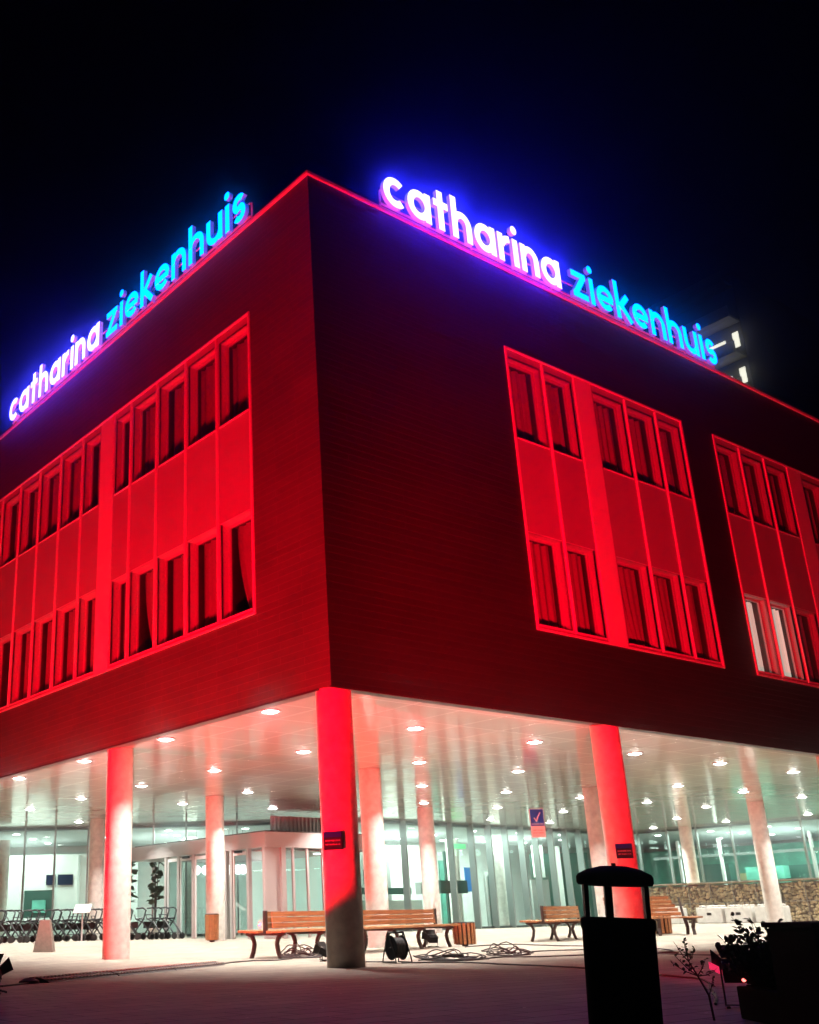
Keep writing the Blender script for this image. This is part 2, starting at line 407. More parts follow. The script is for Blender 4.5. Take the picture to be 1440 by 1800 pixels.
# soffit
b = MB(); b.quad((.02, .02, ZC), (.02, 36, ZC), (44, 36, ZC), (44, .02, ZC)); b.box(.02, .02, ZC + .004, 44, 36, ZC + .2)
b.build('soffit', 'soffit', bld)
# columns
COLS = [(.3, .3, .28), (.45, 7.36, .27), (7.2, .29, .27), (7.42, 7.33, .27), (7.35, 14.0, .27), (7.7, 21.8, .27), (15.8, 13.83, .27),
        (16.14, 7.32, .27), (15.95, .3, .27), (25.24, 7.47, .27), (33.1, 15.2, .27), (24.2, 13.8, .27) , (25.2, .3, .27), (.4, 14.4, .27)]
COLS = [c for c in COLS if c[:2] != (24.2, 13.8)]
for x, y, r in COLS:
    b = MB(); z0 = G(x, y); b.lathe([(r, 0), (r, (ZC - z0) / 2), (r, ZC - z0 - .005)], n=40)
    b.lathe([(r + .004, ZC - z0 - .5), (r + .004, ZC - z0 - .49)], n=40)
    b.build('column', 'column', bld, loc=(x, y, z0))
# downlights
GLW = [(-8, 38.6), (6.24, 26.8), (17.0, 18.0), (33.5, 18.6), (33.9, 3.0)]     # line of the glass front
def outside(x, y):
    if y < 18 - .8:
        return x < 33.0
    t = (x - 17.0) / (6.24 - 17.0)
    return x < 17 and y < 18.0 + t * 8.8 - .5
nd = 0
for i in range(10):
    for j in range(7):
        x, y = .565 + 3.503 * i, 2.303 + 3.446 * j
        if not outside(x, y): continue
        if 8.2 < x < 14 and 13 < y < 19.5: pass
        b = MB(); b.lathe([(.15, 0), (.19, 0), (.19, .012), (.15, .012)], n=24)
        o = b.build('downlight', 'ring', bld, loc=(x, y, ZC - .016))
        b = MB(); b.lathe([(.0001, -.02), (.09, -.014), (.15, .002)], n=20)
        b.build('lamp_disc', 'lamp', o)
        l = lamp('downlight_lamp', 'AREA', (x, y, ZC - .05), (x, y, 0), 175, (1, .97, .9), shape='DISK', size=.2, spread=math.radians(106))
        l.parent = o; l.matrix_parent_inverse = o.matrix_world.inverted(); l.location = (0, 0, -.035)
        nd += 1
print('downlights', nd)

# ------------------------------------------------------------------ roof signs
def letter_strokes(ch, w):
    h = w / 2
    def arc(cx, cy, r, a0, a1, n=16): return [(cx + r * math.cos(math.radians(a0 + (a1 - a0) * i / n)), cy + r * math.sin(math.radians(a0 + (a1 - a0) * i / n))) for i in range(n + 1)]
    r = .5 - h
    if ch == 'c': return [arc(.5, .5, r, 48, 312, 22)], .88
    if ch == 'a': return [arc(.5, .5, r, 0, 360, 28), [(1 - h, 0), (1 - h, 1)]], 1.0
    if ch == 't': return [[(.32, 0), (.32, 1.36)], [(0, 1 - h * .8), (.66, 1 - h * .8)]], .68
    if ch in 'hn':
        top = 1.45 if ch == 'h' else 1
        rr = .45 - h
        return [[(h, 0), (h, top)], [(h + .02, 1 - h - rr + .02)] + arc(.45, 1 - h - rr, rr, 165, 0, 12) + [(.9 - h, 0)]], .9
    if ch == 'u':
        rr = .45 - h
        return [[(h, 1)] + arc(.45, h + rr, rr, 180, 345, 12) , [(.9 - h, 0), (.9 - h, 1)]], .9
    if ch == 'r': return [[(h, 0), (h, 1)], arc(.58, .46, .54 - h, 160, 88, 8)], .6
    if ch == 'i': return [[(h, 0), (h, 1)], 'dot'], w
    if ch == 'z': return [[(0, 1 - h), (.78, 1 - h)], [(.68, 1 - h), (.12, h)], [(0, h), (.82, h)]], .82
    if ch == 'e': return [arc(.47, .5, .47 - h, 0, 318, 26), [(h, .47), (.94 - h * .4, .47)]], .92
    if ch == 'k': return [[(h, 0), (h, 1.45)], [(w * .8, .42), (.74, 1.0)], [(w * 1.2, .58), (.82, 0)]], .82
    if ch == 's':
        q = .27 - h * .12
        p = arc(.36, 1 - h - (.27 - h * .5), .25 - h * .25, 35, 245, 10) + arc(.36, h + (.27 - h * .5), .25 - h * .25, 65, -145, 10)
        return [p], .72
def ribbon(b, pts, w, y0, y1, close=False):
    # 2D stroke in XZ, extruded from y0 (front) to y1
    n = len(pts); L = []; Rr = []
    for i in range(n):
        a = Vector(pts[(i - 1) % n] if (close or i > 0) else pts[i]); c = Vector(pts[(i + 1) % n] if (close or i < n - 1) else pts[i]); p = Vector(pts[i])
        d1 = (p - a); d2 = (c - p)
        if d1.length < 1e-9: d1 = d2
        if d2.length < 1e-9: d2 = d1
        d1.normalize(); d2.normalize(); t = (d1 + d2); t.normalize() if t.length > 1e-6 else None
        nrm = Vector((-t.y, t.x)); k = 1 / max(.5, nrm.dot(Vector((-d1.y, d1.x))))
        L.append(p + nrm * w / 2 * k); Rr.append(p - nrm * w / 2 * k)
    m = n if close else n - 1
    vs = [(q.x, y, q.y) for y in (y0, y1) for s in (L, Rr) for q in s]
    iF = lambda s, i, k: (k * 2 + s) * n + i % n
    b.cur = 0
    base = len(b.v); b.v += vs
    def f(mi, *idx): b.f.append([base + k for k in idx]); b.m.append(mi); b.sm.append(False)
    for i in range(m):
        f(0, iF(1, i, 0), iF(1, i+1, 0), iF(0, i+1, 0), iF(0, i, 0))
        f(1, iF(0, i, 1), iF(0, i+1, 1), iF(1, i+1, 1), iF(1, i, 1))
        f(1, iF(0, i, 0), iF(0, i+1, 0), iF(0, i+1, 1), iF(0, i, 1))
        f(1, iF(1, i, 1), iF(1, i+1, 1), iF(1, i+1, 0), iF(1, i, 0))
    if not close:
        f(1, iF(0, 0, 0), iF(0, 0, 1), iF(1, 0, 1), iF(1, 0, 0)); f(1, iF(1, n-1, 0), iF(1, n-1, 1), iF(0, n-1, 1), iF(0, n-1, 0))
def sign(face, words, label):
    # words: (text, u_start, u_end, cap height, stroke, face material, side material)
    root = thing('illuminated_sign', label, 'sign', (0, 0, ZT + .02) if face == 'x' else (0, 0, ZT + .02), 0 if face == 'x' else -math.pi / 2, 'lit name signs along the roof edge')
    for text, u0, u1, H, w, gap, fm, sm_ in words:
        ws = [letter_strokes(c, w)[1] for c in text]; tot = sum(ws) + gap * (len(text) - 1)
        k = (u1 - u0) / tot; x = u0
        for c, lw in zip(text, ws):
            st, _ = letter_strokes(c, w); b = MB()
            for i, s in enumerate(st):
                y0 = -.17 - i * .004
                if s == 'dot':
                    n = 20; r = w * .62; cx, cz = w / 2, 1.33
                    pts = [((cx + r * math.cos(2*math.pi*q/n)) * k, (cz + r * math.sin(2*math.pi*q/n)) * H) for q in range(n)]
                    o = len(b.v); b.v += [(p[0], y0, p[1]) for p in pts] + [(p[0], -.08, p[1]) for p in pts]
                    b.f.append([o + q for q in range(n)]); b.m.append(0); b.sm.append(False)
                    b.f.append([o + n + q for q in range(n)][::-1]); b.m.append(1); b.sm.append(False)
                    for q in range(n): b.f.append([o+q, o+n+q, o+n+(q+1) % n, o+(q+1) % n]); b.m.append(1); b.sm.append(False)
                else:
                    closed = (c == 'a' and i == 0)
                    pp = s[:-1] if closed else s
                    ribbon(b, [(p[0] * H if 0 else p[0] * k, p[1] * H) for p in pp], w * (k + H) / 2, y0, -.08, closed)
            b.build('letter', [fm, sm_], root, loc=(x, 0, 0))
            x += (lw + gap) * k
    b = MB(); U0 = min(w[1] for w in words); U1 = max(w[2] for w in words)
    b.box(U0, -.072, .02, U1, -.045, .06); b.box(U0, -.072, .34, U1, -.045, .37)
    n = int((U1 - U0) / 1.2)
    for i in range(n + 1):
        u = U0 + (U1 - U0) * i / n; b.box(u, -.044, -.055, u + .03, -.015, .37)
    b.build('support_rail', 'trim', root)
    return root
sign('x', [('catharina', 1.8, 7.18, .71, .25, .15, 'letter_white', 'letter_side'), ('ziekenhuis', 7.6, 13.45,   .71, .225, .15, 'letter_blue', 'letter_side_blue')],
     'glowing white and cyan roof letters above the dark right hand brick face')
sign('y', [('catharina', -13.0, -7.78, .66, .25, .15, 'letter_white_dim', 'letter_side'), ('ziekenhuis', -7.42, -1.72, .66, .225, .15, 'letter_blue', 'letter_side_blue')],
     'glowing white and cyan roof letters above the bright red left hand face')

# ------------------------------------------------------------------ glazed lobby
lob = thing('glazed_lobby', 'green tinted glass lobby with bright white interior behind the columns', 'lobby')
def dirn(a, c): v = Vector((c[0] - a[0], c[1] - a[1])); return v, v.length
def glass_run(a, c, mull, deep, wdt, white=False, base=0.13, sill=None):
    v, Ln = dirn(a, c); d = v / Ln; n = Vector((d.y, -d.x))
    if n.dot(Vector((-10, -12)) - Vector(a)) < 0: n = -n
    zb = base if sill is None else sill
    mull = [0] + list(mull) + [Ln]; mull = sorted(set(mull))
    for s0, s1 in zip(mull[:-1], mull[1:]):
        p, q = Vector(a) + d * s0, Vector(a) + d * s1
        b = MB(); b.quad((p.x, p.y, zb), (q.x, q.y, zb), (q.x, q.y, ZC - .08), (p.x, p.y, ZC - .08)); b.build('glass_pane', 'glass', lob)
    for s in mull:
        p = Vector(a) + d * s; q = p + n * deep; b = MB()
        b.cur = 0; b.bar((*(p + n * deep / 2), zb), (*(p + n * deep / 2), ZC - .01), wdt, deep, up=(n.x, n.y, 0))
        b.build('mullion', ['mull_white' if white else 'alu'], lob)
    b = MB(); p, q = Vector(a) + n * .03, Vector(c) + n * .03
    b.bar((*p, ZC - .05), (*q, ZC - .05), .1, .09); b.bar((*p, zb + .04), (*q, zb + .04), .1, .08)
    b.build('head_rail', 'alu_dark', lob)
glass_run((17.0, 18.0), (-2.0, 33.54), [1.52, 3.58, 4.9, 6.81, 8.04, 10.5, 11.75, 12.9, 15, 17, 19, 21], .12, .06)
glass_run((17.0, 18.0), (33.5, 18.6), [1.66, 2.9, 4.28, 5.53, 6.61, 7.65, 8.69, 9.63, 10.69, 11.69, 12.71, 13.9, 15.1], .3, .07)
glass_run((33.5, 18.6), (33.9, 3.0), [.73, 2.22, 3.65, 5.24, 6.75, 8.27, 10, 11.6, 13.2], .12, .07, sill=1.5)
# interior shell
b = MB(); zc = ZC - .1
BK = [(-5.0, 46.0), (2.0, 42.0), (22.4, 25.4), (46.0, 26.2), (46.0, 1.0)]
b.smooth = False
for a, c in zip(BK[:-1], BK[1:]): b.quad((*a, 0.05), (*c, 0.05), (*c, ZC), (*a, ZC))
b.build('rear_wall', 'white_wall', lob)
b = MB()
b.add([(-1.9, 33.8, zc), (17.1, 18.25, zc), (33.6, 18.85, zc), (34.1, 2.0, zc), (46, 1, zc), (46, 26.2, zc), (22.4, 25.4, zc), (2, 42, zc), (-5, 46, zc)],
      [(0, 1, 6, 7), (0, 7, 8), (1, 2, 5, 6), (2, 3, 4, 5)])
b.build('lobby_ceiling', 'white_ceiling', lob)
b = MB()
for (a, c) in zip(BK[:-1], BK[1:]):
    pass
b.add([(-1.9, 33.8, .14), (17.1, 18.25, .14), (33.6, 18.85, .14), (34.1, 2.0, .14), (46, 1, .14), (46, 26.2, .14), (22.4, 25.4, .14), (2, 42, .14), (-5, 46, .14)],
      [(7, 6, 1, 0), (8, 7, 0), (6, 5, 2, 1), (5, 4, 3, 2)])
b.build('lobby_floor', 'floor_in', lob)
# bulkhead with lower rear ceiling edge, doors, openings
def wbox(name, m, a, c, z0, z1, t=.12, **k):
    b = MB(); b.bar((a[0], a[1], (z0 + z1) / 2), (c[0], c[1], (z0 + z1) / 2), t, z1 - z0); return b.build(name, m, lob, **k)
wbox('partition', 'white_wall', (6.5, 34.6), (13.5, 28.9), .14, 3.45)
wbox('serving_hatch', 'inner_dark', (9.68, 31.82), (10.62, 31.06), .9, 2.0)
wbox('hatch_window', 'inner_teal', (9.9, 31.5), (10.35, 31.15), 1.1, 1.6, .06)
wbox('hatch_ledge', 'white_wall', (9.5, 31.8), (10.7, 30.85), .78, .9, .4)
wbox('notice_board', 'sign_navy', (10.38, 31.25), (10.68, 31.0), 2.2, 2.62, .06)
wbox('notice_board', 'sign_navy', (10.77, 30.93), (11.27, 30.53), 2.2, 2.62, .06)
wbox('wall_fin', 'white_wall', (11.6, 30.6), (11.2, 30.1), .14, 3.4, .14)
wbox('pilaster', 'grey_wall', (8.2, 32.6), (7.6, 33.1), .14, 3.45, .5)
wbox('partition', 'grey_wall', (20.9, 21.9), (21.5, 21.9), .14, 3.2, .3)
wbox('partition', 'white_wall', (21.6, 23.6), (25.2, 23.0), .14, 3.6)
wbox('wall_niche', 'grey_wall', (22.3, 21.0), (23.3, 21.0), 1.5, 1.95, .3)
wbox('tall_panel', 'inner_dark', (25.0, 22.0), (25.35, 22.0), .14, 3.3, .1)
wbox('tall_panel', 'inner_teal', (26.1, 23.4), (26.9, 23.4), .14, 3.0, .1)
wbox('doorway', 'grey_wall', (28.6, 23.0), (29.7, 23.0), .14, 2.5, .1)
wbox('doorway_leaf', 'inner_dark', (28.75, 22.9), (29.2, 22.9), .14, 2.35, .05)
wbox('white_panel', 'white_wall', (30.0, 21.2), (30.7, 21.2), 2.2, 3.6, .1)
wbox('office_wall', 'inner_dark', (31.0, 22.2), (33.2, 20.6), .14, 3.3, .15)
wbox('curtain_strip', 'white_wall', (31.6, 21.3), (31.85, 21.1), .14, 3.6, .06)
wbox('doorway', 'grey_wall', (29.9, 21.4), (31.0, 21.3), .14, 2.1, .1)
wbox('rear_panel', 'inner_teal', (42, 2), (42, 24), .14, 3.6, .1)
wbox('reception_desk', 'white_wall', (18.3, 20.6), (22.0, 20.9), .14, 1.25, .7)
wbox('counter_shelf', 'inner_dark', (19.0, 21.0), (22.0, 21.3), 1.5, 1.75, .4)
wbox('equipment', 'inner_dark', (22.6, 20.2), (24.2, 20.2), 1.5, 2.0, .4)
for x, y in ((6.88, 27.9), (13.0, 24.0), (24.4, 20.9), (27.8, 21.4), (20.7, 22.3)):
    b = MB(); b.lathe([(.27, 0), (.27, 3.6)], n=28); b.build('inner_column', 'column', lob, loc=(x, y, .14))
for k, (x, y, m) in enumerate([(38, 14.5, 'inner_teal'), (38.6, 11.8, 'inner_dark'), (38.2, 17.2, 'inner_dark'), (37.5, 9.0, 'inner_teal'), (39.5, 6.8, 'inner_dark'), (38.8, 13.2, 'inner_dark'), (40, 16, 'inner_yellow')]):
    wbox('cabinet', m, (x, y - .9), (x, y + .9), .14, random.uniform(2.2, 2.9), .5)
for k in range(7):
    y = 5 + 2.1 * k; wbox('inner_post', 'mull_white', (36.2, y), (36.2, y + .12), .14, 3.7, .12)
wbox('inner_beam', 'alu', (36.2, 4), (36.2, 19), 2.9, 3.02, .1)
for k in range(5):
    y = 6 + 2.7 * k; wbox('table', 'inner_dark', (35.6, y), (35.6, y + 1.1), 1.75, 1.82, .7)
# interior lamps
IL = []
for i in range(7):
    for j in range(3):
        a = Vector((17.0, 18.3)) + Vector((-.773, .634)) * (1.5 + 3.0 * i) + Vector((.634, .773)) * (1.3 + 2.6 * j); IL.append((a.x, a.y))
for i in range(6):
    for j in range(3): IL.append((18.6 + 2.9 * i, 19.6 + 2.3 * j))
for i in range(3):
    for j in range(6): IL.append((35.4 + 2.6 * i, 4.6 + 2.7 * j))
for x, y in IL:
    b = MB(); b.lathe([(.0001, -.02), (.13, -.02), (.13, 0)], n=16); b.build('ceiling_spot', 'lamp_in', lob, loc=(x, y, zc - .004))
for (x, y, sx, p) in [(8, 31, 5, 650), (14, 25.5, 5, 750), (1, 37.5, 5, 600), (22, 21.8, 4, 950), (29, 21.9, 4, 950), (37, 14, 5, 950), (37, 7, 5, 800)]:
    lamp('lobby_lamp', 'AREA', (x, y, zc - .06), (x, y, 0), p, (.86, 1, .93), lob, shape='SQUARE', size=sx)
wbox('info_screen', 'screen_blue', (18.4, 21.3), (19.25, 21.35), 2.0, 2.35, .05)
wbox('info_screen', 'screen_dark', (19.5, 21.2), (19.9, 21.2), 1.9, 2.45, .05)
wbox('info_screen', 'screen_blue', (25.6, 21.4), (25.95, 21.4), 1.6, 2.6, .05)
wbox('exit_sign', 'exit', (24.0, 20.4), (24.7, 20.4), 3.3, 3.5, .05)

# entrance vestibule
ves = thing('entrance_vestibule', 'boxy glazed entrance porch with pale fascia and sliding doors', 'porch')
X0, X1, Y0, Y1 = 8.88, 13.6, 13.62, 19.3
b = MB(); b.box(X0, Y0, 2.66, X1, Y1 + 2.5, 3.1); b.build('fascia', 'fascia', ves)
b = MB(); b.box(X0 + .05, Y0 + .05, 3.1, X1 - .05, Y1 + 2, 3.14); b.build('porch_roof', 'roofing', ves)
def post(x, y, w=.12, m='fascia'):
    b = MB(); b.box(x - w/2, y - w/2, G(x, y), x + w/2, y + w/2, 2.66); b.build('post', m, ves)
for y in (13.74, 14.55, 15.42, 15.72, 16.7, 17.55, 18.42, 19.2): post(X0 + .07, y)
for x in (9.55, 9.95, 10.5, 11.1, 12.4, 13.5): post(x, Y0 + .07, .07 if x not in (9.55, 13.5) else .16)
b = MB(); b.box(8.96, 13.7, .13, 9.5, 13.76, 2.66); b.build('side_panel', 'fascia', ves)
def pane(x0, y0, x1, y1, z1=2.6):
    b = MB(); b.quad((x0, y0, .16), (x1, y1, .16), (x1, y1, z1), (x0, y0, z1)); return b
for y0, y1 in ((14.6, 15.36), (15.8, 16.62), (16.78, 17.48), (17.62, 18.36), (18.5, 19.12)):
    o = pane(X0 + .07, y0, X0 + .07, y1).build('glass_door', 'glass_pale', ves)
    b = MB(); b.box(X0 + .05, y0 + .0, 2.5, X0 + .1, y1, 2.6); b.box(X0 + .05, y0, .16, X0 + .1, y0 + .05, 2.5); b.box(X0 + .05, y1 - .05, .16, X0 + .1, y1, 2.5); b.build('door_frame', 'mull_white', o)
for x0, x1 in ((9.66, 9.9), (10.02, 10.45), (10.56, 11.05), (11.16, 12.35), (12.46, 13.4)):
    pane(x0, Y0 + .07, x1, Y0 + .07).build('glass_pane', 'glass_pale', ves)
for y in (14.98, 17.9):
    b = MB(); b.box(X0 - .05, y - .17, 2.56, X0 + .02, y + .17, 2.63); b.build('door_sensor', 'black_plastic', ves)
b = MB(); b.box(X0 + .5, Y0 + .5, 2.6, X1 - .5, Y1, 2.64); b.build('lit_ceiling', 'white_ceiling', ves)
for x, y in ((10, 15), (12, 15), (10, 17.5), (12, 17.5)):
    b = MB(); b.lathe([(.0001, -.02), (.12, -.02), (.12, 0)], n=16); b.build('ceiling_spot', 'lamp_in', ves, loc=(x, y, 2.597))
lamp('porch_lamp', 'AREA', (11, 16.3, 2.55), (11, 16.3, 0), 170, (.95, 1, 1), ves, shape='SQUARE', size=2)
# louvred plant box over the porch
b = MB()
for k in range(16): b.box(12.0 + .17 * k, 17.2, 3.3, 12.05 + .17 * k, 17.3, 3.95)
b.box(11.95, 17.32, 3.28, 14.75, 17.4, 3.97)
tag(b.build('ventilation_grille', 'fascia'), 'pale slatted grille standing behind the porch fascia', 'grille')
# pendant globe lamps
for k, (x, y) in enumerate([(11.39, 21.13), (11.7, 20.95), (12.1, 20.7), (12.22, 20.62), (12.4, 20.5), (12.52, 20.42), (12.66, 20.32), (12.8, 20.2)]):
    t = thing('pendant_lamp', 'round white pendant lamp inside the entrance, ' + ['leftmost, left of the pale column', 'just left of the pale column', 'first right of the pale column', 'second right of the pale column', 'third right of the pale column', 'fourth right of the pale column', 'fifth right of the pale column', 'rightmost of the row'][k], 'lamp', (x, y, 2.36), 0, 'white globe lamps in the entrance')
    b = MB(); b.lathe([(.0001, -.17)] + [(.17 * math.cos(a), .17 * math.sin(a)) for a in [-1.2, -.8, -.4, 0, .4, .8, 1.2]] + [(.0001, .17)], n=16); b.build('globe', 'globe', t)
    b = MB(); b.tube([(0, 0, .16), (0, 0, 1.38)], .008, 5); b.build('cord', 'black_metal', t)

# ------------------------------------------------------------------ gabion wall
gab = thing('gabion_wall', 'long wall of tan stones packed in wire baskets', 'wall', (32.3, 0, 0))
rnd = random.Random(3)
ICO = None
def stones(b, x, y0, y1, z0, z1):
    y = y0; s = .155
    while y < y1:
        z = z0 + rnd.uniform(0, .05)
        while z < z1 - .04:
            cy_, cz = y + rnd.uniform(-.05, .05), z + rnd.uniform(-.03, .03)
            ry, rz, rx = rnd.uniform(.065, .11), rnd.uniform(.05, .085), rnd.uniform(.06, .11); rot = rnd.uniform(0, 3.14)
            vs = []; n = 6
            for la in (-1, -.35, .35, 1):
                for k in range(n):
                    t = 2 * math.pi * k / n + rot; c = math.cos(la * 1.2); q = rnd.uniform(.82, 1.15)
                    yy, zz = math.cos(t) * ry * c * q, math.sin(t) * rz * c * q
                    vs.append((x + math.sin(la * 1.2) * rx * q, cy_ + yy, cz + zz))
            fs = [(i*n+k, i*n+(k+1) % n, (i+1)*n+(k+1) % n, (i+1)*n+k) for i in range(3) for k in range(n)] + [tuple(range(n)), tuple(range(3*n, 4*n))]
            b.add(vs, fs); z += rz * 1.75
        y += s
for k in range(12):
    y0 = 4.9 + 1.0 * k
    b = MB(); stones(b, 0, y0 + .1, y0 + .95, .2, 1.62); b.build('stone_fill', 'stone', gab)
b = MB(); b.box(.06, 4.8, .1, .8, 17.0, 1.6); b.build('core', 'concrete_brown', gab)
b = MB()
for k in range(13): b.bar((-.13, 4.9 + k, .13), (-.13, 4.9 + k, 1.7), .02, .02)
for z in (.9, 1.7): b.bar((-.13, 4.9, z), (-.13, 16.9, z), .02, .02)
for k in range(0, 120): b.bar((-.135, 4.9 + k * .1, .13), (-.135, 4.9 + k * .1, 1.7), .005, .005)
b.build('wire_cage', 'wire', gab)
b = MB(); b.box(-.13, 4.8, 1.66, 1.5, 17.0, 1.72); b.build('capping', 'stone', gab)

# concrete blocks
def block(y, label, w=1.12):
    t = thing('concrete_block', label, 'concrete block', (31.3, y, .13), 0, 'white concrete blocks before the stone wall')
    b = MB(); b.box(-.3, -w/2, 0, .3, w/2, .6)
    for k in range(4): b.box(-.2, -w/2 + .07 + k * .27, .6, .2, -w/2 + .22 + k * .27, .68)
    b.build('block_body', 'concrete_white', t, bevel=.03)
    b = MB(); b.box(-.305, -.1, .3, -.28, .1, .4); b.build('lifting_slot', 'hole', t)
block(13.4, 'white concrete block left of the pair before the stone wall')
block(12.15, 'white concrete block right of the pair before the stone wall')
block(10.9, 'white concrete block partly hidden behind the pale right hand column')
block(15.3, 'white concrete block half hidden by the wooden bench back')

# ------------------------------------------------------------------ tower behind
tw = thing('apartment_tower', 'dark tower block behind the roof with two lit balconies', 'building', (66.2, 24.0, 0))
def build_tower():
    b = MB(); b.box(0, 0, 0, 22, 30, 50); b.build('tower_wall', 'tower_wall', tw)
    for k in range(1, 16):
        z = 3.243 * k
        b = MB(); b.box(-1.6, .05, z, 0, 6.5, z + .2); b.box(-1.6, .05, z + .2, -1.54, 6.5, z + 1.0); b.box(-1.1, .6, z - .03, -.7, 5.6, z - .002)
        o = b.build('balcony', 'tower_slab', tw)
        w = MB(); w.box(-.06, 1.5, z - 2.0, -.02, 3.6, z - 1.1); w.box(-.06, .35, z - 2.1, -.02, .85, z - .75)
        w.build('balcony_window', 'tower_lamp' if k in (13, 14) else 'reveal', o)
        if k in (13, 14):
            o['label'] = 'lit balcony'
            lamp('balcony_lamp', 'POINT', (66.2 - .5, 24 + 3.5, z - 1.5), (0, 0, 0), 22, (1, .95, .75), tw, shadow_soft_size=.2)
build_tower()

# ------------------------------------------------------------------ benches
def leg_frame(b, x, dy=.27, h=.43):
    for s in (-1, 1):
        pts = [(x, s * dy * 1.25, .0), (x, s * dy * 1.05, .12), (x, s * dy * .95, .26), (x, s * dy * 1.15, h - .05), (x, s * dy * 1.6, h)]
        for p, q in zip(pts[:-1], pts[1:]): b.bar(p, q, .05, .075, up=(1, 0, 0))
    b.bar((x, -dy * 1.65, h - .012), (x, dy * 1.65, h - .012), .05, .05)
def long_bench(loc, rz, L, label, double=True, group='slatted wooden benches'):
    t = thing('park_bench', label, 'bench', loc, rz, group)
    sides = (-1, 1) if double else (-1,)
    for s in sides:
        b = MB()
        for k in range(4):
            y = s * (.1 + .12 * k); b.box(0, min(y, y + s * .105), .43 + .004 * k, L, max(y, y + s * .105), .475 + .004 * k)
        b.build('seat', 'wood', t, bevel=.008)
        b = MB()
        for k in range(3):
            z = .52 + .1 * k; y = s * (.062 - .008 * k); b.bar((.25, y, z + .04), (L - .25, y, z + .04), .022, .088)
        b.build('backrest', 'wood', t, bevel=.005)
    n = max(2, int(round(L / 1.25)) + 1)
    for i in range(n):
        b = MB(); x = .12 + (L - .24) * i / (n - 1); leg_frame(b, x)
        if i in (0, n - 1): b.bar((x, 0, .42), (x, 0, .82), .05, .08)
        b.build('leg_frame', 'cast_iron', t)
    return t
long_bench((1.75, 4.30, 0), math.atan2(1.75, 6.3), 6.6, 'long two sided wooden bench running behind the red corner column')
long_bench((11.35, 5.75, .02), math.atan2(.9, 2.6), 2.9, 'two sided wooden bench whose dark end shows left of the black bin')
# single bench at right, facing the camera
def right_bench():
    t = thing('park_bench', 'short slatted bench with sloping back right of the black bin', 'bench', (14.2, 5.95, .04), math.atan2(-.55, .8) , 'slatted wooden benches')
    L = 2.3
    b = MB()
    for k in range(4): b.box(0, -.12 - .12 * k - .105, .43, L, -.12 - .12 * k, .475)
    b.build('seat', 'wood', t, bevel=.008)
    b = MB()
    for k in range(5):
        z = .5 + .1 * k; y = -.08 + .045 * k; b.bar((0, y, z + .04), (L - .35 - .05 * k, y, z + .04), .03, .085)
    b.build('backrest', 'wood', t, bevel=.006)
    for x in (.25, 1.15, 2.05):
        b = MB()
        for s, y in ((-1, -.5), (1, -.1)):
            b.bar((x, y + s * .03, 0), (x, y - s * .03, .2), .05, .07, up=(1,0,0)); b.bar((x, y - s * .03, .2), (x, y + s * .07, .43), .05, .08, up=(1,0,0))
        b.bar((x, -.62, .41), (x, .02, .41), .05, .05); b.bar((x, .02, .42), (x, .17, .95), .04, .06)
        b.build('leg_frame', 'cast_iron', t)
right_bench()
def slat_bin(loc, label, h=.55, r=.2):
    t = thing('litter_bin', label, 'bin', loc, 0, 'wooden slatted litter bins')
    b = MB()
    for k in range(16):
        a = 2 * math.pi * k / 16; c, s = math.cos(a) * r, math.sin(a) * r
        b.bar((c, s, .05), (c * 1.05, s * 1.05, h), .062, .02, up=(c, s, 0))
    b.build('slats', 'wood', t)
    b = MB(); b.lathe([(r - .03, .04), (r - .02, h - .03)], n=20); b.lathe([(r + .005, h - .02), (r + .03, h), (r - .02, h + .02), (r - .06, h)], n=20); b.lathe([(.07, 0), (.07, .05)], n=12)
    b.build('liner', 'black_metal', t)
slat_bin((8.45, 5.6, .0), 'wooden slatted bin behind the far end of the long bench', .5, .24)
slat_bin((6.55, 13.0, .12), 'orange brown slatted bin just left of a pale inner column', .7, .17)
slat_bin((16.0, 5.6, .05), 'wooden slatted bin seen beneath the short right bench', .52, .27)

# ------------------------------------------------------------------ black bin in the foreground
def black_bin():
    t = thing('litter_bin', 'tall black litter bin with a domed hood on posts in the foreground', 'bin', (-5.56, -8.67, 0), math.radians(20))
    t.rotation_mode = 'QUATERNION'; t.rotation_quaternion = Matrix.Rotation(math.radians(3.3), 4, Vector((.56, .75, 0)).normalized()).to_quaternion() @ Matrix.Rotation(math.radians(20), 4, 'Z').to_quaternion(); t.location = (-5.592, -8.646, -.01)
    b = MB(); b.lathe([(.16, 0), (.18, .03), (.182, .6), (.188, .62), (.188, .655), (.178, .665), (.15, .66), (.15, .6), (.0001, .58)], n=48); b.build('bin_body', 'black_plastic', t)
    b = MB(); b.lathe([(.165, .825), (.188, .828), (.195, .84), (.195, .868), (.186, .882), (.14, .905), (.07, .922), (.0001, .926)], n=48); b.lathe([(.0001, .845), (.12, .84), (.165, .825)], n=48); b.build('hood', 'black_plastic', t)
    b = MB(); b.lathe([(.012, .925), (.012, .938), (.0001, .94)], n=12); b.build('knob', 'black_metal', t)
    for a in (-57, 30, 123):
        b = MB(); c, s = math.cos(math.radians(a)) * .158, math.sin(math.radians(a)) * .158; b.bar((c, s, .64), (c, s, .845), .024, .04, up=(-s, c, 0)); b.build('post', 'black_metal', t)
    b = MB(); b.box(-.215, -.02, .5, -.18, .02, .56); b.build('lock', 'black_metal', t)
black_bin()
